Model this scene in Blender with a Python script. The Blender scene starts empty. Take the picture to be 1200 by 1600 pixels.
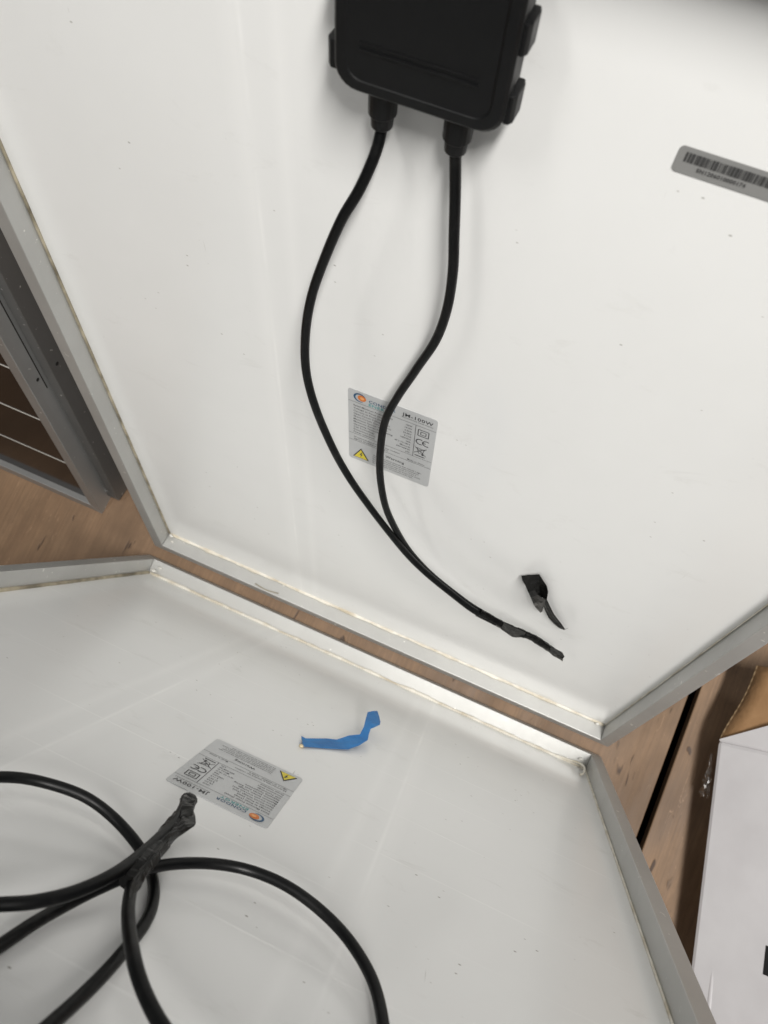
import bpy, bmesh, math, random
from mathutils import Vector, Matrix, noise
random.seed(7)
SC = bpy.context.scene
COL = SC.collection

# ------------------------------------------------------------------ camera
cam_d = bpy.data.cameras.new('camera'); cam = bpy.data.objects.new('camera', cam_d); COL.objects.link(cam)
RIGHT = Vector((0.91305, 0.40072, -0.07593)); DOWN = Vector((0.38071, -0.90417, -0.19376)); FWD = Vector((-0.14629, 0.14801, -0.97811))
m = Matrix((RIGHT, -DOWN, -FWD)).transposed().to_4x4(); m.translation = Vector((0, 0, 1.0394)); cam.matrix_world = m
cam_d.sensor_fit = 'HORIZONTAL'; cam_d.sensor_width = 36; cam_d.lens = 36.654
cam_d.clip_start = 0.01; cam_d.clip_end = 50
cam_d.dof.use_dof = True; cam_d.dof.focus_distance = 0.58; cam_d.dof.aperture_fstop = 16
SC.camera = cam

# ------------------------------------------------------------------ light: ceiling tubes and the room's own ambient light
world = bpy.data.worlds.new('World'); SC.world = world; world.use_nodes = True
bg = world.node_tree.nodes['Background']; bg.inputs[0].default_value = (0.95, 0.98, 1.0, 1); bg.inputs[1].default_value = 0.11
def lamp(name, loc, size, energy, target=None, col=(1, 0.975, 0.935)):
    d = bpy.data.lights.new(name, 'AREA'); d.shape = 'RECTANGLE'; d.size, d.size_y = size; d.energy = energy; d.color = col
    o = bpy.data.objects.new(name, d); COL.objects.link(o); o.location = loc
    if target: o.rotation_euler = (Vector(target) - Vector(loc)).to_track_quat('-Z', 'Y').to_euler()
    return o
lamp('ceiling_light_right', (0.52, -0.20, 2.6), (0.22, 0.8), 68)
lamp('ceiling_light_left', (-0.9, -0.36, 2.6), (0.22, 0.8), 11)
lamp('ceiling_light_far', (0.4, 1.3, 2.6), (1.2, 0.30), 9)
SC.view_settings.view_transform = 'Standard'; SC.view_settings.look = 'None'
SC.view_settings.exposure = 0.0; SC.view_settings.gamma = 1

# ---- measured shapes in each panel's own metres (x across, y up the sheet, z off the sheet)
CAB_UL = [(0.2836, 0.7213, 0.014), (0.2829, 0.7089, 0.0193), (0.2776, 0.6901, 0.0247), (0.2694, 0.6705, 0.03), (0.2602, 0.6416, 0.0324), (0.2523, 0.6096, 0.0348), (0.2478, 0.5753, 0.0372), (0.2484, 0.5391, 0.0396), (0.2553, 0.5056, 0.042), (0.266, 0.465, 0.0408), (0.282, 0.4222, 0.0397), (0.3028, 0.3822, 0.0385), (0.3256, 0.3442, 0.0373), (0.35, 0.3095, 0.0362), (0.3784, 0.2823, 0.035), (0.4114, 0.2544, 0.0328), (0.4399, 0.2405, 0.0307), (0.4608, 0.2335, 0.0285)]
CAB_UR = [(0.3218, 0.7203, 0.014), (0.3251, 0.6972, 0.0147), (0.3282, 0.6746, 0.0155), (0.3313, 0.6497, 0.0164), (0.3319, 0.621, 0.0177), (0.3286, 0.5925, 0.0191), (0.3194, 0.5606, 0.0204), (0.3096, 0.5285, 0.0217), (0.3031, 0.4973, 0.0247), (0.3023, 0.4627, 0.028), (0.3056, 0.4269, 0.0313), (0.3134, 0.3884, 0.0337), (0.3262, 0.3484, 0.0323), (0.3444, 0.311, 0.0309), (0.3699, 0.2806, 0.0296), (0.4066, 0.252, 0.0282), (0.4355, 0.2384, 0.0268), (0.4563, 0.2334, 0.0254)]
TAPE_U = [(0.4205, 0.2484, 0.0312), (0.4394, 0.2407, 0.0295), (0.4573, 0.2324, 0.0275), (0.469, 0.2326, 0.0265), (0.4801, 0.23, 0.0255), (0.4923, 0.2228, 0.0245), (0.5043, 0.2136, 0.023), (0.5156, 0.2052, 0.0215)]
SCRAP_F = [[(0.4432, 0.3036, 0.003), (0.4568, 0.3202, 0.003)], [(0.4458, 0.307, 0.009), (0.458, 0.321, 0.009)], [(0.4492, 0.3107, 0.014), (0.4568, 0.3202, 0.014)], [(0.4543, 0.305, 0.016), (0.4587, 0.3128, 0.016)], [(0.4589, 0.2957, 0.016), (0.4632, 0.3067, 0.016)], [(0.4643, 0.2805, 0.014), (0.468, 0.2993, 0.014)], [(0.4675, 0.2683, 0.011), (0.4725, 0.2924, 0.011)], [(0.4717, 0.2572, 0.008), (0.4747, 0.2744, 0.008)], [(0.4763, 0.2479, 0.005), (0.4771, 0.2525, 0.005)]]
SCRAP_B = [[(0.4549, 0.3153, 0.003), (0.4568, 0.3202, 0.003)], [(0.4576, 0.3091, 0.003), (0.4624, 0.3124, 0.003)], [(0.4548, 0.297, 0.003), (0.4681, 0.3045, 0.003)], [(0.455, 0.2836, 0.004), (0.4717, 0.2964, 0.004)], [(0.4624, 0.2757, 0.005), (0.473, 0.2903, 0.005)], [(0.47, 0.2898, 0.009), (0.4736, 0.2905, 0.009)], [(0.4726, 0.2763, 0.008), (0.4746, 0.2867, 0.008)], [(0.4779, 0.2617, 0.007), (0.4803, 0.2749, 0.007)], [(0.4854, 0.2464, 0.006), (0.4877, 0.26, 0.006)], [(0.4935, 0.2353, 0.005), (0.4955, 0.248, 0.005)], [(0.5001, 0.2314, 0.005), (0.5014, 0.2404, 0.005)], [(0.5054, 0.2303, 0.004), (0.5058, 0.2329, 0.004)], [(0.5072, 0.2366, 0.004), (0.5075, 0.2385, 0.004)]]
TIP_U = [[(0.4991, 0.2302, 0.0262), (0.5002, 0.2152, 0.0262)], [(0.5048, 0.2284, 0.0258), (0.5058, 0.2088, 0.0258)], [(0.5103, 0.2237, 0.0245), (0.51, 0.2042, 0.0245)], [(0.5144, 0.2165, 0.023), (0.5153, 0.2005, 0.023)], [(0.5189, 0.195, 0.021), (0.5188, 0.1927, 0.021)]]
NOTCH_U = [[(0.4465, 0.2535, 0.032), (0.4468, 0.2352, 0.032)], [(0.4545, 0.2559, 0.0335), (0.4568, 0.2322, 0.0335)], [(0.4627, 0.2501, 0.031), (0.4638, 0.2264, 0.031)], [(0.47, 0.2442, 0.029), (0.4703, 0.231, 0.029)]]
BLUE = [[(0.297, 0.3331, 0.003), (0.2911, 0.3486, 0.0024)], [(0.2931, 0.332, 0.002), (0.289, 0.3486, 0.0016)], [(0.2782, 0.3064, 0.0015), (0.2762, 0.3316, 0.0012)], [(0.2704, 0.3013, 0.003), (0.2568, 0.3099, 0.0024)], [(0.2627, 0.2861, 0.006), (0.2501, 0.2949, 0.0048)], [(0.2544, 0.2786, 0.009), (0.2457, 0.2788, 0.0072)], [(0.2547, 0.2651, 0.013), (0.2474, 0.2698, 0.0104)], [(0.2572, 0.2479, 0.016), (0.2481, 0.2606, 0.0128)], [(0.2589, 0.2321, 0.018), (0.2454, 0.257, 0.0144)], [(0.2549, 0.226, 0.019), (0.2424, 0.2449, 0.0152)], [(0.2515, 0.2171, 0.019), (0.2435, 0.2341, 0.0152)]]
LA = [(0.4019, 0.6481, 0.02), (0.3948, 0.6274, 0.0193), (0.3814, 0.6125, 0.0187), (0.3587, 0.6037, 0.018), (0.3382, 0.6011, 0.0135), (0.3174, 0.6067, 0.009), (0.3038, 0.6145, 0.0045), (0.2931, 0.6326, 0.0045), (0.2877, 0.6529, 0.0045), (0.2857, 0.6823, 0.0059), (0.2858, 0.7094, 0.0072), (0.2876, 0.736, 0.0086), (0.2892, 0.7552, 0.01)]
LB = [(0.347, 0.7119, 0.014), (0.3364, 0.7028, 0.016), (0.3251, 0.6935, 0.018), (0.3156, 0.6799, 0.02), (0.3092, 0.6616, 0.022), (0.3073, 0.6394, 0.0215), (0.3071, 0.6142, 0.021), (0.308, 0.5918, 0.0205), (0.3123, 0.5689, 0.02)]
LD = [(0.2323, 0.7363, 0.024), (0.2487, 0.7284, 0.0247), (0.2622, 0.7184, 0.0253), (0.2735, 0.7069, 0.026), (0.2869, 0.6841, 0.022), (0.2975, 0.66, 0.018), (0.3038, 0.6379, 0.0174), (0.3058, 0.6131, 0.0168), (0.3083, 0.5863, 0.0161), (0.313, 0.5623, 0.0155)]
LC = [(0.3281, 0.7306, 0.0055), (0.3264, 0.71, 0.0055), (0.3241, 0.6872, 0.0055), (0.3206, 0.6676, 0.0055), (0.3147, 0.6507, 0.008), (0.3067, 0.6316, 0.0105), (0.2976, 0.6133, 0.011), (0.2806, 0.5973, 0.0127), (0.2613, 0.5887, 0.0143), (0.2388, 0.5887, 0.016), (0.2161, 0.5921, 0.014), (0.1964, 0.6023, 0.012), (0.1798, 0.62, 0.01), (0.1696, 0.6442, 0.008), (0.1657, 0.6646, 0.006)]
TAPE_L = [(0.3014, 0.6528, 0.018), (0.3034, 0.6409, 0.02), (0.3048, 0.6218, 0.02), (0.3065, 0.6014, 0.0195), (0.3077, 0.585, 0.019), (0.31, 0.5706, 0.0185), (0.3132, 0.5584, 0.018), (0.3155, 0.5513, 0.018)]
TIP_L = [[(0.3068, 0.5893, 0.0235), (0.3027, 0.5804, 0.0235)], [(0.3097, 0.5814, 0.0245), (0.3049, 0.5756, 0.0245)], [(0.313, 0.5732, 0.0245), (0.3074, 0.5681, 0.0245)], [(0.3157, 0.565, 0.023), (0.3102, 0.5612, 0.023)], [(0.3158, 0.5564, 0.021), (0.3133, 0.5553, 0.021)]]
FLAG_L = [[(0.2939, 0.6705, 0.022), (0.294, 0.6637, 0.02)], [(0.297, 0.6651, 0.024), (0.2956, 0.6557, 0.02)], [(0.2994, 0.6564, 0.025), (0.2997, 0.6355, 0.02)], [(0.3008, 0.6402, 0.025), (0.3009, 0.6199, 0.02)], [(0.3028, 0.6203, 0.025), (0.3005, 0.6024, 0.021)], [(0.3039, 0.607, 0.025), (0.2981, 0.5876, 0.022)], [(0.3055, 0.5909, 0.024), (0.3004, 0.5797, 0.022)], [(0.3078, 0.5814, 0.023), (0.3051, 0.5709, 0.021)]]
CART = {'c0': (0.3233, 0.0506, 0.065), 'e': (0.2118, -0.9773, -0.0), 'u': (0.7487, 0.1623, 0.6428), 'n': (-0.6282, -0.1361, 0.766), 'flap_end': (0.3298, 0.1456, 0.085)}
SLANT = (0.3578, 0.0853, 0.0988)
BLACKMARK = [(0.4214, -0.1297, 0.1134), (0.4283, -0.1574, 0.1141), (0.4314, -0.1577, 0.1167)]
RIB = [(0.3906, -0.172, 0.0806), (0.4046, -0.2336, 0.0812)]
WRAP = [(0.3288, 0.0341, 0.05), (0.3364, 0.0093, 0.03), (0.3393, -0.0167, 0.025), (0.3438, -0.0153, 0.045), (0.337, 0.0084, 0.05)]

# ------------------------------------------------------------------ materials
def new_mat(name, base=(.8, .8, .8), rough=.5, metal=0., **kw):
    M = bpy.data.materials.new(name); M.use_nodes = True
    b = M.node_tree.nodes['Principled BSDF']
    b.inputs['Base Color'].default_value = (*base, 1); b.inputs['Roughness'].default_value = rough; b.inputs['Metallic'].default_value = metal
    for k, v in kw.items(): b.inputs[k.replace('_', ' ')].default_value = v
    return M
class NT:
    def __init__(s, M): s.t = M.node_tree; s.n = s.t.nodes; s.b = s.n['Principled BSDF']
    def add(s, ty, **kw):
        n = s.n.new(ty)
        for k, v in kw.items(): setattr(n, k, v)
        return n
    def link(s, a, b): s.t.links.new(a, b)
    def coord(s, scale=(1, 1, 1)):
        tc = s.add('ShaderNodeTexCoord'); mp = s.add('ShaderNodeMapping'); mp.inputs['Scale'].default_value = scale
        s.link(tc.outputs['Object'], mp.inputs[0]); return mp.outputs[0]
    def noise(s, vec, scale, detail=4, rough=.55, dist=0.):
        n = s.add('ShaderNodeTexNoise'); n.inputs['Scale'].default_value = scale; n.inputs['Detail'].default_value = detail
        n.inputs['Roughness'].default_value = rough; n.inputs['Distortion'].default_value = dist; s.link(vec, n.inputs['Vector']); return n.outputs['Fac']
    def ramp(s, fac, stops):
        r = s.add('ShaderNodeValToRGB'); cr = r.color_ramp
        while len(cr.elements) > 1: cr.elements.remove(cr.elements[-1])
        for i, (p, c) in enumerate(stops):
            e = cr.elements[0] if i == 0 else cr.elements.new(p)
            e.position = p; e.color = (*c, 1) if len(c) == 3 else c
        s.link(fac, r.inputs[0]); return r.outputs[0]
    def mix(s, fac, a, b, mode='MIX'):
        n = s.add('ShaderNodeMix', data_type='RGBA', blend_type=mode)
        for i, v in ((0, fac), (6, a), (7, b)):
            if hasattr(v, 'is_linked') or hasattr(v, 'links'): s.link(v, n.inputs[i])
            else: n.inputs[i].default_value = v if i == 0 else (*v, 1)
        return n.outputs[2]
    def math(s, op, a, b=0., clamp=False):
        n = s.add('ShaderNodeMath', operation=op, use_clamp=clamp)
        for i, v in ((0, a), (1, b)):
            if hasattr(v, 'links'): s.link(v, n.inputs[i])
            else: n.inputs[i].default_value = v
        return n.outputs[0]
    def bump(s, h, strength=.2, dist=.001):
        n = s.add('ShaderNodeBump'); n.inputs['Strength'].default_value = strength; n.inputs['Distance'].default_value = dist
        s.link(h, n.inputs['Height']); s.link(n.outputs[0], s.b.inputs['Normal']); return n
    def color(s, c): s.link(c, s.b.inputs['Base Color'])
    def rough(s, c): s.link(c, s.b.inputs['Roughness'])

# white glossy backsheet: dust, scuffs, the faint ridges of the cell gaps pressing through
def backsheet_mat(name, dirt, ridge, cross, pitch):
    M = new_mat(name, (.8, .8, .79), .32); t = NT(M)
    v = t.coord()
    sep = t.add('ShaderNodeSeparateXYZ'); t.link(v, sep.inputs[0])
    def lines(src, off, pitch, wid):
        a = t.math('ADD', src, -off); a = t.math('DIVIDE', a, pitch); a = t.math('ADD', a, .5); a = t.math('FRACT', a); a = t.math('ADD', a, -.5)
        a = t.math('ABSOLUTE', a); a = t.math('MULTIPLY', a, pitch); a = t.math('DIVIDE', a, wid); return t.math('SUBTRACT', 1., a, clamp=True)
    lx = lines(sep.outputs[0], .200, pitch, .0022); ly = lines(sep.outputs[1], .4665, .0745, .0016)
    vary = t.ramp(t.noise(v, 9, 3), [(.42, (0, 0, 0)), (.62, (1, 1, 1))])
    ln = t.math('MULTIPLY', t.math('MAXIMUM', lx, t.math('MULTIPLY', ly, cross)), vary)
    # broad pale ribbons running up the sheet
    rb = t.math('MAXIMUM', lines(sep.outputs[0], .196, pitch, .011), lines(sep.outputs[0], .221, pitch, .007))
    big = t.noise(v, 3.1, 5)
    base = t.ramp(big, [(.3, (.745, .748, .74)), (.7, (.80, .803, .795))])
    base = t.mix(t.math('MULTIPLY', ln, ridge), base, (.88, .88, .87))
    base = t.mix(t.math('MULTIPLY', rb, ridge * .45), base, (.86, .86, .85))
    # smudges, then specks of dirt
    sm = t.ramp(t.noise(t.coord((1, 2.2, 1)), 14, 6, .7, .6), [(.60, (0, 0, 0)), (.78, (1, 1, 1))])
    base = t.mix(t.math('MULTIPLY', sm, .30 * dirt), base, (.50, .49, .46))
    vo = t.add('ShaderNodeTexVoronoi'); vo.inputs['Scale'].default_value = 70; t.link(t.coord((1, 1.6, .01)), vo.inputs['Vector'])
    sp = t.ramp(vo.outputs['Distance'], [(.04, (1, 1, 1)), (.085, (0, 0, 0))])
    sel = t.ramp(t.noise(v, 23, 3), [(.60 - .06 * dirt, (0, 0, 0)), (.64 - .06 * dirt, (1, 1, 1))])
    base = t.mix(t.math('MULTIPLY', t.math('MULTIPLY', sp, sel), .75 * dirt), base, (.22, .20, .17))
    sc = t.ramp(t.noise(t.coord((90, 6, 1)), 1.5, 3, .6, 1.5), [(.70, (0, 0, 0)), (.73, (1, 1, 1))])
    base = t.mix(t.math('MULTIPLY', t.math('MULTIPLY', sc, sel), .4 * dirt), base, (.4, .39, .36))
    t.color(base)
    t.rough(t.ramp(t.noise(v, 6, 5), [(.3, (.15, .15, .15)), (.7, (.27, .27, .27))]))
    hh = t.math('ADD', t.math('MULTIPLY', ln, .35 * ridge), t.math('MULTIPLY', t.noise(v, 5, 3), 1.0))
    t.bump(hh, .30, .0010)
    return M
BACK_U = backsheet_mat('backsheet_clean', .80, .65, .0, 3.)
BACK_L = backsheet_mat('backsheet_dusty', 1.15, .72, .75, .2165)

def alu_mat(name, base, rough):
    M = new_mat(name, base, rough, .65); t = NT(M); v = t.coord()
    br = t.noise(t.coord((40, 40, 40)), 3, 4); bl = t.noise(v, 7, 4)
    c = t.ramp(bl, [(.3, tuple(x * .86 for x in base)), (.72, base)])
    sc = t.ramp(t.noise(t.coord((25, 25, 160)), 1.6, 4, .65, 2.), [(.71, (0, 0, 0)), (.75, (1, 1, 1))])
    fl = t.ramp(t.noise(v, 130, 2), [(.70, (0, 0, 0)), (.73, (1, 1, 1))])
    st = t.ramp(t.noise(v, 34, 6, .72), [(.55, (0, 0, 0)), (.72, (1, 1, 1))]); c = t.mix(t.math('MULTIPLY', st, .12), c, tuple(x * .62 for x in base))
    c = t.mix(t.math('MULTIPLY', t.math('MAXIMUM', sc, fl), .6), c, (.88, .87, .83)); t.color(c)
    t.rough(t.ramp(br, [(.3, (rough - .015,) * 3), (.7, (rough + .02,) * 3)]))
    t.bump(br, .008, .0003)
    return M
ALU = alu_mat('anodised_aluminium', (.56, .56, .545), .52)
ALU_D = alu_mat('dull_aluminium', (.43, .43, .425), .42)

ALU_B = alu_mat('dark_aluminium', (.20, .20, .198), .42)  # darker base colour than the other frame rails, for the rear stacked panel

M = SEAL = new_mat('cream_sealant', (.66, .60, .48), .45); t = NT(M); v = t.coord()
t.color(t.ramp(t.noise(v, 40, 4), [(.33, (.50, .44, .33)), (.58, (.74, .71, .63))])); t.bump(t.noise(v, 220, 3), .5, .001)
SEAL_D = new_mat('aged_sealant', (.30, .26, .18), .6); t = NT(SEAL_D); v = t.coord()
t.color(t.ramp(t.noise(v, 30, 4), [(.35, (.13, .11, .075)), (.62, (.42, .37, .27))]))
CLEAR = new_mat('silicone_blob', (.8, .79, .74), .22, Alpha=.75)

M = PLASTIC = new_mat('black_plastic', (.0025, .0027, .0031), .40, Specular_IOR_Level=.30); t = NT(M); v = t.coord()
t.rough(t.ramp(t.noise(v, 60, 4), [(.3, (.36,) * 3), (.7, (.52,) * 3)])); t.bump(t.noise(v, 900, 2), .12, .0004)
M = RUBBER = new_mat('cable_jacket', (.003, .003, .0035), .40, Specular_IOR_Level=.20); t = NT(M); v = t.coord()
t.color(t.ramp(t.noise(v, 55, 5, .7), [(.55, (.0022, .0024, .0026)), (.80, (.012, .012, .0115))])); t.rough(t.ramp(t.noise(v, 45, 5), [(.3, (.30,) * 3), (.7, (.50,) * 3)])); t.bump(t.noise(v, 300, 3), .10, .0005)
M = TAPE = new_mat('black_vinyl_tape', (.004, .004, .004), .30, Specular_IOR_Level=.16); t = NT(M); v = t.coord()
t.color(t.ramp(t.noise(v, 140, 4, .7), [(.5, (.002, .002, .002)), (.76, (.014, .0135, .012))])); t.bump(t.noise(v, 180, 4), .35, .0010)
M = BLUE_T = new_mat('blue_masking_tape', (.02, .16, .42), .6); t = NT(M); v = t.coord()
t.color(t.ramp(t.noise(v, 60, 5), [(.3, (.012, .115, .33)), (.7, (.024, .185, .46))])); t.bump(t.noise(t.coord((1, 1, 1)), 420, 3), .35, .0006)
ADH = new_mat('adhesive_residue', (.62, .52, .33), .5)

# printed sticker
M = LABEL = new_mat('silver_label', (.50, .51, .515), .33, .2); t = NT(M); t.rough(t.ramp(t.noise(t.coord(), 90, 3), [(.3, (.28,) * 3), (.7, (.40,) * 3)]))
INK = new_mat('black_ink', (.035, .035, .038), .45); NAVY = new_mat('navy_ink', (.016, .075, .16), .45); TEAL = new_mat('teal_ink', (.06, .30, .31), .45)
ORANGE = new_mat('orange_ink', (.62, .17, .025), .45); YELLOW = new_mat('yellow_ink', (.66, .54, .03), .45); ORANGE_L = new_mat('pale_orange_ink', (.78, .36, .12), .45)
BARL = new_mat('barcode_label', (.225, .225, .22), .45); BARI = new_mat('barcode_ink', (.045, .045, .045), .5)

# plywood
def wood_mat(name, c0, c1, c2):
    M = new_mat(name, c1, .62); t = NT(M)
    v = t.coord((9, 1.3, 9)); g = t.noise(v, 2.2, 7, .62, 1.1); fine = t.noise(t.coord((260, 9, 200)), 1, 4, .7)
    c = t.ramp(g, [(.28, c0), (.50, c1), (.74, c2)])
    c = t.mix(.5, c, t.ramp(fine, [(.3, tuple(x * .62 for x in c1)), (.65, tuple(min(1, x * 1.25) for x in c1))]))
    big = t.noise(t.coord(), 5, 4); c = t.mix(t.ramp(big, [(.45, (0, 0, 0)), (.70, (.6, .6, .6))]), c, tuple(x * .58 for x in c0))
    k = t.noise(t.coord((105, 30, 60)), .8, 2, .4, .6); kn = t.ramp(k, [(.69, (0, 0, 0)), (.74, (1, 1, 1))])
    c = t.mix(t.math('MULTIPLY', kn, .85), c, (.030, .014, .009))
    k2 = t.ramp(t.noise(t.coord((420, 60, 300)), 1., 3, .6, .8), [(.66, (0, 0, 0)), (.72, (1, 1, 1))]); c = t.mix(t.math('MULTIPLY', k2, .45), c, tuple(x * .35 for x in c0))
    k3 = t.ramp(t.noise(t.coord((160, 34, 300)), 1., 4, .7, 1.4), [(.64, (0, 0, 0)), (.70, (1, 1, 1))]); c = t.mix(t.math('MULTIPLY', k3, .30), c, tuple(min(1, x * 1.7) for x in c2))
    c = t.mix(t.ramp(t.noise(t.coord((14, 6, 10)), 1.7, 5, .7), [(.40, (0, 0, 0)), (.66, (.55, .55, .55))]), c, tuple(x * .55 for x in c1)); t.color(c)
    t.bump(t.math('ADD', t.math('MULTIPLY', fine, .5), t.math('MULTIPLY', kn, -.8)), .35, .0012)
    t.rough(t.ramp(g, [(.3, (.5,) * 3), (.7, (.7,) * 3)])); return M
WOOD = wood_mat('plywood', (.148, .082, .042), (.232, .142, .079), (.305, .200, .124))
EDGE = wood_mat('plywood_edge', (.13, .06, .03), (.19, .10, .05), (.24, .14, .08))
DARK = new_mat('dark_void', (.008, .007, .006), .9)

M = CARTON = new_mat('white_carton', (.55, .53, .54), .5); t = NT(M); v = t.coord()
t.color(t.ramp(t.noise(v, 8, 5), [(.3, (.48, .465, .475)), (.7, (.57, .56, .57))])); t.bump(t.noise(t.coord((1, 1, .5)), 10, 3), .5, .004)
M = KRAFT = new_mat('brown_cardboard', (.36, .21, .105), .75); t = NT(M); v = t.coord()
t.color(t.ramp(t.noise(t.coord((6, 6, 30)), 3, 5), [(.3, (.24, .13, .056)), (.7, (.33, .19, .088))])); t.bump(t.noise(t.coord((9, 9, 9)), 3, 4), .6, .004)
RIM = new_mat('corrugated_edge', (.55, .42, .28), .8); t = NT(RIM); wv = t.add('ShaderNodeTexWave', wave_type='BANDS', bands_direction='X'); wv.inputs['Scale'].default_value = 40; wv.inputs['Distortion'].default_value = 2
t.link(t.coord(), wv.inputs[0]); t.color(t.ramp(wv.outputs['Fac'], [(.2, (.20, .13, .065)), (.7, (.36, .25, .14))]))
BLACKP = new_mat('black_print', (.006, .006, .006), .5)
GLASS_F = new_mat('cell_glass', (.010, .007, .007), .14, Specular_IOR_Level=.3); WIRE = new_mat('busbar', (.62, .60, .56), .45)
M = FILM = bpy.data.materials.new('clear_film'); M.use_nodes = True; t = NT(M)
tr = t.add('ShaderNodeBsdfTransparent'); gl = t.add('ShaderNodeBsdfGlossy'); gl.inputs['Roughness'].default_value = .16
mx = t.add('ShaderNodeMixShader'); mx.inputs[0].default_value = .13
t.link(tr.outputs[0], mx.inputs[1]); t.link(gl.outputs[0], mx.inputs[2]); t.link(mx.outputs[0], t.n['Material Output'].inputs[0])

# ------------------------------------------------------------------ mesh helpers
def obj(name, verts, faces, mat, parent=None, smooth=False, bevel=0, solid=0, offset=1):
    me = bpy.data.meshes.new(name); me.from_pydata([tuple(p) for p in verts], [], faces); me.update()
    bm = bmesh.new(); bm.from_mesh(me); bmesh.ops.recalc_face_normals(bm, faces=bm.faces); bm.to_mesh(me); bm.free()
    o = bpy.data.objects.new(name, me); COL.objects.link(o); me.materials.append(mat); o.parent = parent
    if smooth:
        for p in me.polygons: p.use_smooth = True
    if solid: s = o.modifiers.new('solid', 'SOLIDIFY'); s.thickness = solid; s.offset = offset
    if bevel:
        b = o.modifiers.new('bevel', 'BEVEL'); b.width = bevel; b.segments = 2; b.limit_method = 'ANGLE'; b.angle_limit = math.radians(40)
    return o
def box_data(x0, x1, y0, y1, z0, z1):
    return ([(x0, y0, z0), (x1, y0, z0), (x1, y1, z0), (x0, y1, z0), (x0, y0, z1), (x1, y0, z1), (x1, y1, z1), (x0, y1, z1)],
            [(0, 3, 2, 1), (4, 5, 6, 7), (0, 1, 5, 4), (1, 2, 6, 5), (2, 3, 7, 6), (3, 0, 4, 7)])
def box(name, x0, x1, y0, y1, z0, z1, mat, parent=None, bevel=0): return obj(name, *box_data(x0, x1, y0, y1, z0, z1), mat, parent, bevel=bevel)
def join(parts):
    V, F = [], []
    for v, f in parts:
        n = len(V); V += list(v); F += [tuple(i + n for i in q) for q in f]
    return V, F
def rrect(x0, x1, y0, y1, r, n=6):
    P = []
    for cx, cy, a in ((x1 - r, y0 + r, -90), (x1 - r, y1 - r, 0), (x0 + r, y1 - r, 90), (x0 + r, y0 + r, 180)):
        for i in range(n + 1): q = math.radians(a + 90 * i / n); P.append((cx + r * math.cos(q), cy + r * math.sin(q)))
    return P
def loft(rings, cap=True):
    V, F = [], []; n = len(rings[0])
    for r in rings: V += r
    for k in range(len(rings) - 1):
        for i in range(n): j = (i + 1) % n; F.append((k * n + i, k * n + j, (k + 1) * n + j, (k + 1) * n + i))
    if cap: F.append(tuple(range(n))[::-1]); F.append(tuple(range((len(rings) - 1) * n, len(rings) * n)))
    return V, F
def spline(pts, per=8):
    P = [Vector(p) for p in pts]; out = []
    for i in range(len(P) - 1):
        a, b, c, d = P[max(i - 1, 0)], P[i], P[i + 1], P[min(i + 2, len(P) - 1)]
        for k in range(per):
            t = k / per; out.append(.5 * ((2 * b) + (c - a) * t + (2 * a - 5 * b + 4 * c - d) * t * t + (3 * b - a - 3 * c + d) * t ** 3))
    out.append(P[-1]); return out
def tube(path, rad, n=14, jit=None, flat=1.0):
    rings = []; up = Vector((0, 0, 1)); L = len(path)
    for i, p in enumerate(path):
        tg = (path[min(i + 1, L - 1)] - path[max(i - 1, 0)]).normalized(); s = tg.cross(up).normalized(); u = s.cross(tg).normalized()
        r = rad(i / (L - 1)) if callable(rad) else rad; ring = []
        for k in range(n):
            a = 2 * math.pi * k / n; rr = r * (1 + (jit(i, k) if jit else 0)); ring.append(tuple(p + s * math.cos(a) * rr + u * math.sin(a) * rr * flat))
        rings.append(ring)
    return loft(rings)
def empty(name, M, label, cat, group=None):
    o = bpy.data.objects.new(name, None); COL.objects.link(o); o.matrix_world = M; o.empty_display_size = .05
    tag(o, label, cat, group); return o
def tag(o, label, cat, group=None):
    o['label'] = label; o['category'] = cat
    if group: o['group'] = group
def text_data(s, x, y, h, w=None, align='LEFT', bold=0., z=0.):
    """flat lettering as mesh data: cap height h, squeezed to width w"""
    c = bpy.data.curves.new('t', 'FONT'); c.body = s; c.size = 1; c.offset = bold; c.resolution_u = 2; c.space_character = 1.08
    o = bpy.data.objects.new('t', c); COL.objects.link(o); dg = bpy.context.evaluated_depsgraph_get()
    me = bpy.data.meshes.new_from_object(o.evaluated_get(dg)); V = [v.co.copy() for v in me.vertices]; F = [tuple(p.vertices) for p in me.polygons]
    bpy.data.objects.remove(o); bpy.data.curves.remove(c); bpy.data.meshes.remove(me)
    if not V: return [], []
    x0 = min(v.x for v in V); x1 = max(v.x for v in V); sy = h / .69; sx = (w / (x1 - x0)) if w else sy
    W_ = (x1 - x0) * sx; off = {'LEFT': 0, 'RIGHT': -W_, 'CENTER': -W_ / 2}[align]
    return [(x + off + (v.x - x0) * sx, y + v.y * sy, z) for v in V], F
def quad(x0, x1, y0, y1, z): return [(x0, y0, z), (x1, y0, z), (x1, y1, z), (x0, y1, z)], [(0, 1, 2, 3)]
def seg(x0, y0, x1, y1, t, z):
    d = Vector((x1 - x0, y1 - y0)).normalized(); n = Vector((-d.y, d.x)) * t / 2
    return [(x0 + n.x, y0 + n.y, z), (x0 - n.x, y0 - n.y, z), (x1 - n.x, y1 - n.y, z), (x1 + n.x, y1 + n.y, z)], [(0, 1, 2, 3)]
def ellipse(cx, cy, rx, ry, z, n=28): return [(cx + rx * math.cos(2 * math.pi * i / n), cy + ry * math.sin(2 * math.pi * i / n), z) for i in range(n)], [tuple(range(n))]
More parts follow.
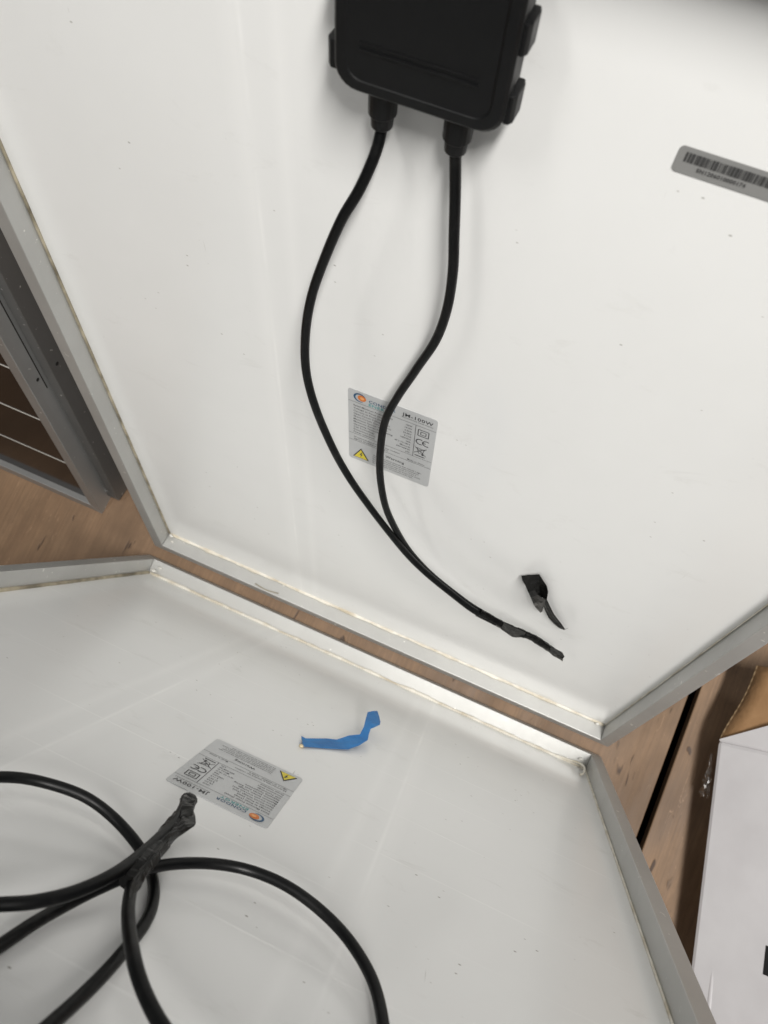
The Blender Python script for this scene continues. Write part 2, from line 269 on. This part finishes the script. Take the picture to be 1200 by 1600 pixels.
def arc(cx, cy, rx, ry, a0, a1, t0, t1, z, n=18):
    V, F = [], []
    for i in range(n + 1):
        f = i / n; a = math.radians(a0 + (a1 - a0) * f); w = t0 + (t1 - t0) * math.sin(math.pi * f)
        V += [(cx + (rx - w / 2) * math.cos(a), cy + (ry - w / 2) * math.sin(a), z), (cx + (rx + w / 2) * math.cos(a), cy + (ry + w / 2) * math.sin(a), z)]
        if i: F.append((2 * i - 2, 2 * i - 1, 2 * i + 1, 2 * i))
    return V, F
def ribbon(rows, sub=3, mid=5, crease=.0):
    """sheet through left/right rows, subdivided and slightly crumpled"""
    Lp = spline([r[0] for r in rows], sub); Rp = spline([r[1] for r in rows], sub); V, F = [], []
    for i, (a, b) in enumerate(zip(Lp, Rp)):
        for k in range(mid):
            p = a.lerp(b, k / (mid - 1)); nz = noise.noise(p * 160) * crease; V.append((p.x, p.y, max(.0006, p.z + nz)))
    for i in range(len(Lp) - 1):
        for k in range(mid - 1): q = i * mid + k; F.append((q, q + 1, q + mid + 1, q + mid))
    return V, F

# ------------------------------------------------------------------ the floor: two plywood sheets over a dark void
fl = box('floor', -2.2, 2.2, -2.2, 2.2, -.09, -.07, DARK); fl['kind'] = 'structure'
box('plywood_board', -2.2, .2945, -2.2, 2.2, -.018, 0, WOOD, fl, .001)
box('plywood_board', .3062, 2.2, -2.2, 2.2, -.018, -.001, WOOD, fl, .0015)

# ------------------------------------------------------------------ solar panels seen from the back
W, HT0, RW, ZB, ZF = .62, .8310, .014, .020, -.010
LBW, LBH = .0743, .0987
def rail(parent, side, mat, HT):
    x0, x1, y0, y1 = 0, W, 0, HT; o = RW
    q = {'bottom': [(x0 - o, y0 - o), (x1 + o, y0 - o), (x1, y0), (x0, y0)], 'top': [(x0, y1), (x1, y1), (x1 + o, y1 + o), (x0 - o, y1 + o)],
         'left': [(x0 - o, y0 - o), (x0, y0), (x0, y1), (x0 - o, y1 + o)], 'right': [(x1, y0), (x1 + o, y0 - o), (x1 + o, y1 + o), (x1, y1)]}[side]
    cx = sum(p[0] for p in q) / 4; cy = sum(p[1] for p in q) / 4
    g = .00025   # hairline at the mitre
    if side in ('bottom', 'top'): q = [(p[0] + (g if p[0] < cx else -g), p[1]) for p in q]
    else: q = [(p[0], p[1] + (g if p[1] < cy else -g)) for p in q]
    V, F = loft([[(*p, ZF) for p in q], [(*p, ZB) for p in q]])
    return obj('frame_rail', V, F, mat, parent, bevel=.0007)
def bead(parent, a, b, r, mat, seed, rag=.35):
    a, b = Vector(a), Vector(b); n = int((b - a).length / .004); path = []
    for i in range(n + 1):
        p = a.lerp(b, i / n); path.append(Vector((p.x, p.y, p.z)))
    f = lambda i, k: rag * noise.noise(Vector((i * .23 + seed, k * .6, seed * 3.1))) + .4 * rag * noise.noise(Vector((i * .9, k, seed)))
    rr = lambda q: r * (.95 + (.9 * noise.noise(Vector((q * 23 + seed, seed, 0))) + .5 * noise.noise(Vector((q * 90, seed, 4)))) * min(1, rag * 2))
    return obj('sealant_bead', *tube(path, rr, 8, f), mat, parent, smooth=True)

def make_label(parent, cx, cy, rot):
    root = obj('rating_label', *loft([[(*p, .0002) for p in rrect(-LBW / 2, LBW / 2, -LBH / 2, LBH / 2, .003)], [(*p, .0005) for p in rrect(-LBW / 2, LBW / 2, -LBH / 2, LBH / 2, .003)]]), LABEL, parent)
    root.location = (cx, cy, 0); root.rotation_euler = (0, 0, rot); root['label'] = 'silver rating label printed CONDOR ENERGY JM-100W'
    Z = .00075
    X = lambda u: (u - .5) * LBW
    Y = lambda v: (.5 - v) * LBH
    T = lambda s, u, v, h, w=None, al='LEFT', b=0.: text_data(s, X(u), Y(v), h * LBH, w * LBW if w else None, al, b, Z)
    ink = []
    for v in (.153, .596, .699): ink.append(quad(X(.004), X(.996), Y(v) - .00016, Y(v) + .00016, Z))
    ink.append(quad(X(.774) - .0002, X(.774) + .0002, Y(.594), Y(.156), Z))
    ink.append(T('JM-100W', .612, .092, .040, .345, b=.010)); ink.append(T('PHOTOVOLTAIC SOLAR MODULE', .612, .118, .014, .35))
    rows = [('Rated Maximum Power (Pmax)', '100W', .45), ('Voltage at Pmax (Vmp)', '18.0V', .37), ('Current at Pmax (Imp)', '5.56A', .36), ('Open-Circuit Voltage (Voc)', '22.05V', .42), ('Short-Circuit Current (Isc)', '6.11A', .44),
            ('Maximum System Voltage', '1000VDC', .40), ('Maximum Series Fuse Rating', '10A', .46), ('Operating Temperature', '-45°C TO +85°C', .36), ('Cell Technology', 'Mono-Si', .25), ('Dimensions (mm)', '840*648*30', .26), ('Power tolerance', '±3%', .25)]
    for i, (a, b, w) in enumerate(rows):
        v = .205 + i * .0372
        ink.append(T(a, .062, v, .0185, w, b=.012)); ink.append(T(b, .735, v, .0175, {4: .07, 3: .05, 5: .08, 6: .095, 7: .12, 10: .16}.get(len(b), .19), 'RIGHT', .008))
    ink.append(T('All technical data at standard test condition', .062, .650, .0165, .56, b=.008)); ink.append(T('AM=1.5  E=1000W/m²  Tc=25°C', .062, .683, .0165, .42, b=.008))
    ink.append(T('Made in China', .717, .683, .0165, .205, b=.008))
    ink.append(T('Warning', .455, .782, .033, .23, b=.010))
    for i, s in enumerate(['This module produces electricity when exposed to light.', 'Follow all applicable electrical safety precautions.', 'Only qualified persons may install or service it.', 'Do not damage or scratch the rear surface of the module.', 'Do not disconnect the connectors under load.']):
        ink.append(T(s, .30, .832 + i * .0295, .0165, (.6, .575, .55, .6, .5)[i], b=.006))
    # class II double square, CE, crossed-out bin
    def sq(u0, u1, v0, v1, tk):
        for a in ((u0, v0, u1, v0), (u1, v0, u1, v1), (u1, v1, u0, v1), (u0, v1, u0, v0)): ink.append(seg(X(a[0]), Y(a[1]), X(a[2]), Y(a[3]), tk, Z + .00002 * len(ink) % .0001))
    sq(.806, .925, .196, .278, .0007); sq(.836, .895, .220, .256, .0006)
    ink.append(arc(X(.840), Y(.362), .0034, .0034, 60, 300, .0009, .0009, Z)); ink.append(arc(X(.915), Y(.362), .0034, .0034, 60, 300, .0009, .0009, Z)); ink.append(quad(X(.875), X(.905), Y(.362) - .0004, Y(.362) + .0004, Z + .00003))
    B = [(.818, .455, .835, .525), (.900, .455, .880, .525), (.805, .455, .915, .455), (.835, .525, .880, .525), (.785, .445, .925, .545), (.925, .435, .785, .535), (.845, .470, .872, .470), (.845, .495, .872, .495)]
    for a in B: ink.append(seg(X(a[0]), Y(a[1]), X(a[2]), Y(a[3]), .0005, Z))
    ink.append(ellipse(X(.885), Y(.535), .0009, .0009, Z)); ink.append(quad(X(.795), X(.912), Y(.572), Y(.562), Z))
    # triangle border and bolt
    tri = lambda s, z: ([(X(.153) + (X(u) - X(.153)) * s, Y(.905) + (Y(v) - Y(.905)) * s, z) for u, v in ((.153, .795), (.052, .952), (.254, .952))], [(0, 1, 2)])
    ink.append(tri(1, Z)); V, F = join(ink); obj('printed_text', V, F, INK, root)
    obj('warning_triangle', *tri(.82, Z + .0002), YELLOW, root)
    obj('lightning_bolt', [(X(u), Y(v), Z + .0004) for u, v in ((.160, .850), (.138, .893), (.156, .893), (.146, .932), (.175, .880), (.156, .880), (.172, .850))], [(0, 1, 2, 5, 6), (2, 3, 4, 5)], INK, root)
    obj('logo_crescent', *arc(X(.138), Y(.080), .0048, .0048, 25, 300, .0003, .0016, Z), NAVY, root)
    obj('logo_disc', *ellipse(X(.158), Y(.078), .0036, .0036, Z), ORANGE, root); obj('logo_sun', *ellipse(X(.162), Y(.075), .0017, .0017, Z + .0002), ORANGE_L, root)
    obj('logo_word', *T('CONDOR', .238, .098, .034, .30, b=.010), NAVY, root); obj('logo_word', *T('ENERGY', .238, .140, .032, .28, b=.012), TEAL, root)
    return root

def make_box(parent, dy):
    x0, x1, y0, y1 = .2645, .3440, .7440, .8130
    R_ = lambda d, z, r: [(*p, z) for p in rrect(x0 + d, x1 - d, y0 + d, y1 - d, r)]
    b = obj('junction_box', *loft([R_(.002, .0004, .009), R_(.002, .021, .009)]), PLASTIC, parent, bevel=.0006)
    lid = obj('lid', *loft([R_(-.0005, .0205, .011), R_(-.0005, .0262, .011), R_(.0012, .0280, .010), R_(.0055, .0282, .008), R_(.0062, .0275, .0075)]), PLASTIC, b, smooth=False, bevel=.0004)
    box('ridge', x0 + .012, x1 - .013, y0 + .0195, y0 + .0207, .0274, .0283, PLASTIC, b, .0003)
    box('ridge', x0 + .012, x1 - .013, y0 + .0225, y0 + .0233, .0274, .0280, PLASTIC, b, .0003)
    for sx in (-1, 1):
        for yy in (.756, .786):
            e = x0 if sx < 0 else x1
            lx = .0052 if sx < 0 else .0036
            prof = [(-.0005, .010), (lx * .7, .010), (lx, .013), (lx, .0225), (lx * .6, .0250), (-.0005, .0250)]
            d = loft([[(e + sx * p, yy - .0065, z) for p, z in prof], [(e + sx * p, yy + .0065, z) for p, z in prof]])
            obj('latch', *d, PLASTIC, b, bevel=.0006)
    for gx in (.2833, .3215):
        rings = []
        for yy, r in ((.7455, .0062), (.7425, .0062), (.742, .0072), (.728, .0070), (.7272, .0058), (.7215, .0054), (.7205, .0046)):
            rings.append([(gx + r * math.cos(2 * math.pi * k / 20), yy, .014 + r * math.sin(2 * math.pi * k / 20)) for k in range(20)])
        obj('cable_gland', *loft(rings), PLASTIC, b, bevel=.0003)
    b.location.y = dy
    return b

def taped_end(parent, pts, r0, r1, seed, flat=.6):
    path = spline(pts, 10); n = 14; L = sum((path[i + 1] - path[i]).length for i in range(len(path) - 1))
    rad = lambda f: (r0 + (r1 - r0) * f) * (1 + .07 * math.sin(f * 17 + seed)) * (1 if f < .93 else 1 - 4.5 * (f - .93))
    def jit(i, k):     # tape wound round in overlapping turns, creased where it folds
        turn = (i / len(path) * L / .0085 + k / n + .25 * noise.noise(Vector((k * .5, seed, i * .05)))) % 1
        return .09 * (turn - .5) + .16 * noise.noise(Vector((i * .16, k * .8, seed * 7.7)))
    V, F = tube(path, rad, n, jit, flat); return obj('taped_end', V, F, TAPE, parent)

def make_panel(name, M, label, back, side_seal, lab, seed, HT, dy, br):
    root = empty(name, M, label, 'solar panel', 'white backed solar panels')
    obj('glass', *box_data(.0003 - .004, W + .004, -.004, HT + .004, -.0075, -.0012), GLASS_F, root)
    obj('backsheet', *box_data(-.0035, W + .0035, -.0035, HT + .0035, -.001, 0), back, root)
    for s in ('bottom', 'top', 'left', 'right'): rail(root, s, ALU, HT)
    z = .0008
    bead(root, (.002, .0012, z), (W - .002, .0012, z), .0021, SEAL, seed + 1)
    bead(root, (.0010, .003, z), (.0010, HT - .003, z), br[0], side_seal[0], seed + 2, .08)
    bead(root, (W - .0010, .003, z), (W - .0010, HT - .003, z), br[1], side_seal[1], seed + 3, .10)
    bead(root, (.002, HT - .0012, z), (W - .002, HT - .0012, z), .0016, SEAL, seed + 4)
    make_label(root, *lab); make_box(root, dy)
    return root

UPM = Matrix((Vector((1, 0, 0)), Vector((0, .3090, .9511)), Vector((0, -.9511, .3090)))).transposed().to_4x4(); UPM.translation = Vector((-.4104, .0144, .0166))
LOM = Matrix((Vector((-1, 0, 0)), Vector((0, -.1871, .9823)), Vector((0, .9823, .1871)))).transposed().to_4x4(); LOM.translation = Vector((.2064, -.0449, .0158))
up = make_panel('solar_panel', UPM, 'white backed solar panel leaning away, junction box and two hanging leads', BACK_U, (SEAL_D, SEAL), (.3002, .4352, .0244), 1.3, HT0, 0, (.0013, .0006))
lo = make_panel('solar_panel', LOM, 'white backed solar panel nearer the camera, blue tape and coiled leads on it', BACK_L, (SEAL, SEAL_D), (.62 - .3111, .4596, .0147), 8.8, .865, .050, (.0010, .0024))

# leads of the far panel
def cable(parent, pts, per=10): return obj('cable', *tube([p + noise.noise_vector(p * 22) * .0005 for p in spline(pts, per)], .0030, 14), RUBBER, parent, smooth=True)
cable(up, [(.2833, .730, .014)] + CAB_UL[:-1]); cable(up, [(.3215, .730, .014)] + CAB_UR[:-1])
taped_end(up, TAPE_U, .0058, .0044, 2.0, .70)
for rows in (NOTCH_U, TIP_U): obj('tape_flag', *ribbon(rows, 2, 4, .0006), TAPE, up, solid=.0003)
# barcode sticker
bc = obj('barcode_label', *loft([[(*p, .0002) for p in rrect(0, .062, -.0128, 0, .0022)], [(*p, .0005) for p in rrect(0, .062, -.0128, 0, .0022)]]), BARL, up)
bc.location = (.4179, .7494, 0); bc['label'] = 'grey barcode sticker'
bars = []; xx = .0035
rb = random.Random(11)
while xx < .0585:
    wd = rb.choice((.0003, .0005, .0007, .0010, .0014)); bars.append(quad(xx, xx + wd, -.0068, -.0022, .0008)); xx += wd + rb.choice((.00025, .0003, .0005))
bars.append(text_data('SN1206010000174', .0105, -.0100, .0019, .022, 'LEFT', .02, .0008)); obj('barcode_print', *join(bars), BARI, bc)

# leads of the near panel: out of its box, coiled once, both ends taped together
LC2 = [(.3215, .780, .014), (.3218, .7705, .014), (.3245, .755, .012), (.3275, .7306, .0075)] + LC[1:] + [(.168, .705, .008), (.190, .733, .016), (.2120, .740, .022)] + LD
cable(lo, LC2)
LA2 = [(.2833, .780, .014), (.2836, .7705, .014), (.2880, .7552, .0115)] + LA[11::-1] + [(.405, .680, .018), (.388, .706, .016), (.364, .717, .014)] + LB
cable(lo, LA2)
taped_end(lo, TAPE_L, .0058, .0046, 5.0, .75)
for rows in (FLAG_L, TIP_L): obj('tape_flag', *ribbon(rows, 3, 6, .0014), TAPE, lo, solid=.0003)
# lumps and threads of sealant on the frames
def blob(parent, x, y, z, r, seed, mat=CLEAR):
    bm = bmesh.new(); bmesh.ops.create_icosphere(bm, subdivisions=2, radius=r)
    for v in bm.verts: v.co *= 1 + .45 * noise.noise(v.co * (1.2 / r) + Vector((seed, 0, 0))); v.co.z *= .6
    me = bpy.data.meshes.new('sealant_lump'); bm.to_mesh(me); bm.free(); me.materials.append(mat)
    for p in me.polygons: p.use_smooth = True
    o = bpy.data.objects.new('sealant_lump', me); COL.objects.link(o); o.parent = parent; o.location = (x, y, z); return o
blob(up, .006, .004, .004, .0032, 1); blob(up, .010, .001, .010, .0026, 2); blob(up, .610, .004, .004, .003, 3)
blob(lo, .612, .004, .006, .004, 4); blob(lo, .606, .001, .012, .003, 5); blob(lo, .010, .003, .010, .003, 6); blob(lo, .006, .010, .004, .0028, 7, SEAL)
obj('sealant_thread', *tube(spline([(.1400, .0022, .0165), (.1490, .004, .0185), (.157, .006, .0200), (.162, .0045, .0190), (.168, .003, .0175), (.1745, .0035, .0165)], 6), .0007, 6), SEAL_D, up, smooth=True)
obj('sealant_thread', *tube(spline([(.040, .003, .002), (.022, .0035, .0035), (.012, .008, .006), (.0065, .022, .007), (.008, .038, .004), (.012, .044, .002)], 6), .0013, 7), SEAL, lo, smooth=True)

# scraps of tape
def on(M, rows): return [[tuple(M @ Vector(p)) for p in r] for r in rows]
def sheet_obj(name, M, rows, mat, label, cat, crease, solid):
    V, F = ribbon(rows, 3, 6, crease); o = obj(name, V, F, mat, None, solid=solid, offset=0); o.matrix_world = M; tag(o, label, cat); return o
sf = empty('black_tape_scrap', UPM @ Matrix.Translation((.45, .30, 0)), 'torn curled scrap of black tape stuck on the far panel', 'tape')
IM = Matrix.Translation((-.45, -.30, 0))
for rows in (SCRAP_F, SCRAP_B):
    V, F = ribbon(rows, 1, 6, .0008); obj('tape_strip', [tuple(IM @ Vector(p)) for p in V], F, TAPE, sf, solid=.00025, offset=0)
sb = empty('blue_tape_scrap', LOM @ Matrix.Translation((.265, .28, 0)), 'bent strip of blue masking tape lying on the near panel', 'tape')
V, F = ribbon(BLUE, 1, 7, .0010); obj('tape_strip', [(p[0] - .265, p[1] - .28, p[2]) for p in V], F, BLUE_T, sb, solid=.0003, offset=0)
o = blob(sb, .2915 - .265, .350 - .28, .0015, .0022, 9, ADH); o.name = 'adhesive_lump'

# ------------------------------------------------------------------ two more panels standing at the left, fronts towards the camera
def stack_panel(loc, label, th, first, amat, name='stacked_panel'):
    Mx = UPM.copy(); Mx.translation = Vector(loc); root = empty(name, Mx, label, 'solar panel', 'panels standing at the left')
    w, h, rw, rc = .648, .84, .0148, .008
    def r4(q): obj('frame_rail', *loft([[(*p, -th) for p in q], [(*p, 0) for p in q]]), amat, root, bevel=.0007)
    r4([(-w, 0), (0, 0), (-rw, rw), (-w + rw, rw)]); r4([(-w + rw, h - rw), (-rw, h - rw), (0, h), (-w, h)])
    r4([(-w, .0003), (-w + rw, rw + .0003), (-w + rw, h - rw - .0003), (-w, h - .0003)]); r4([(-rw, rw + .0003), (0, .0003), (0, h - .0003), (-rw, h - rw - .0003)])
    box('glass', -w + rw - .003, -rw + .003, rw - .003, h - rw + .003, -rc - .006, -rc, GLASS_F, root)
    if first:
        for k in range(8):
            y = .1085 + k * .0975 - .003
            if y < h - .03: box('cell_line', -w + rw + .002, -rw - .001, y, y + .0016, -rc + .0002, -rc + .0006, WIRE, root)
        for x in (-.17, -.325, -.48): box('cell_line', x, x + .0016, rw + .002, h - rw - .002, -rc + .0007, -rc + .0010, WIRE, root)
        box('edge_trim', -rw - .0012, -rw - .0002, rw + .001, h - rw - .001, -rc + .001, -.0012, WIRE, root)
        box('slot', .0000, .0003, .268, h - .02, -.0198, -.0184, DARK, root)
    def hole(y, z, r): obj('screw_hole', [(.0005, y + r * math.cos(a), z + r * math.sin(a)) for a in [2 * math.pi * k / 12 for k in range(12)]], [tuple(range(12))], DARK, root)
    hole(.290, -.0135 if first else -.010, .0024)
    return root
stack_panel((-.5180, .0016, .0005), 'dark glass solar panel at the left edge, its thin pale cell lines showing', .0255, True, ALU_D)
MB = UPM.to_3x3()
pb = Vector((-.5000, .0016, .0005)) + MB @ Vector((0, -.001, -.0275)); pb.z = .0095
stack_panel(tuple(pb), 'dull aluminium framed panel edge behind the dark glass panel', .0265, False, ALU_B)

# ------------------------------------------------------------------ white carton with an open brown flap, at the right
c0, e, u, cn = (Vector(CART[k]) for k in ('c0', 'e', 'u', 'n'))
CM = Matrix((e, u, cn)).transposed().to_4x4(); CM.translation = c0    # x along the near edge, y across the face, z out of it
ct = empty('white_carton', CM, 'white cardboard carton tilted on the plywood with a brown flap open', 'carton')
box('carton_body', 0, .62, 0, .30, -.084, 0, CARTON, ct, .005)
IC = CM.inverted(); fe = IC @ Vector(CART['flap_end']); sl = IC @ Vector(SLANT)
V = []; F = []; nx, ny = 12, 16
for i in range(nx + 1):
    for k in range(ny + 1):
        s, yy = i / nx, .30 * k / ny; p = fe * s + Vector((0, yy, 0))
        V.append((p.x - .001, p.y + .001 + .0022 * math.sin(s * 3.1), p.z - .0085 * (1 - .45 * s) + .0025 * noise.noise(Vector((s * 3, yy * 28, 3))) + .002 * math.sin(s * 7)))
for i in range(nx):
    for k in range(ny): q = i * (ny + 1) + k; F.append((q, q + 1, q + ny + 2, q + ny + 1))
fo = obj('flap', V, F, KRAFT, ct, smooth=True, solid=.0050, offset=0); fo['label'] = 'open brown cardboard flap'
ed = [Vector(V[i * (ny + 1)]) + Vector((0, -.0002, .0006)) for i in range(nx + 1)]
obj('corrugated_edge', *tube(ed, .0019, 8), RIM, ct)
fo.data.materials.append(RIM); fo.modifiers['solid'].material_offset_rim = 1
tv = [Vector((.001, .003, -.0012)), Vector((.001, .150, -.0012)), Vector((sl.x * 1.7, sl.y * 1.7, sl.z * 1.7 + .0055)), Vector((sl.x, sl.y, sl.z + .0045)), Vector((-.0015, .0025, .0002))]
obj('inner_flap', tv, [(0, 1, 2, 3, 4)], CARTON, ct, solid=.0015, offset=0)
mk = [IC @ Vector(p) for p in BLACKMARK]
box('black_print', mk[0].x, mk[1].x, mk[0].y, mk[0].y + .06, .0002, .0006, BLACKP, ct)
rb_ = [IC @ Vector(p) for p in RIB]
obj('crease', *tube(spline([(rb_[0].x, rb_[0].y, -.0042), ((rb_[0].x + rb_[1].x) / 2, (rb_[0].y + rb_[1].y) / 2, -.0034), (rb_[1].x, rb_[1].y, -.0032), (rb_[1].x + .08, rb_[1].y, -.0042)], 6), .004, 16), CARTON, ct, smooth=True)
wp = [IC @ Vector(p) for p in WRAP]; V = []; F = []; n = 18
for i in range(n + 1):
    for k in range(n + 1):
        s, r = i / n, k / n; a = wp[0].lerp(wp[2], s); b = wp[0].lerp(wp[3], s); p = a.lerp(b, r)
        bulge = .006 * math.sin(math.pi * r); j = Vector((noise.noise(Vector((i * .55, k * .7, 1))), noise.noise(Vector((i * .55, k * .7, 5))), noise.noise(Vector((i * .55, k * .7, 9))))) * .007 * (.25 + s)
        p = p + Vector((0, 0, bulge)) + j; V.append((p.x, min(p.y, -.0008), p.z))
for i in range(n):
    for k in range(n): q = i * (n + 1) + k; F.append((q, q + 1, q + n + 2, q + n + 1))
obj('plastic_wrap', V, F, FILM, ct)['label'] = 'crumpled clear plastic wrap'
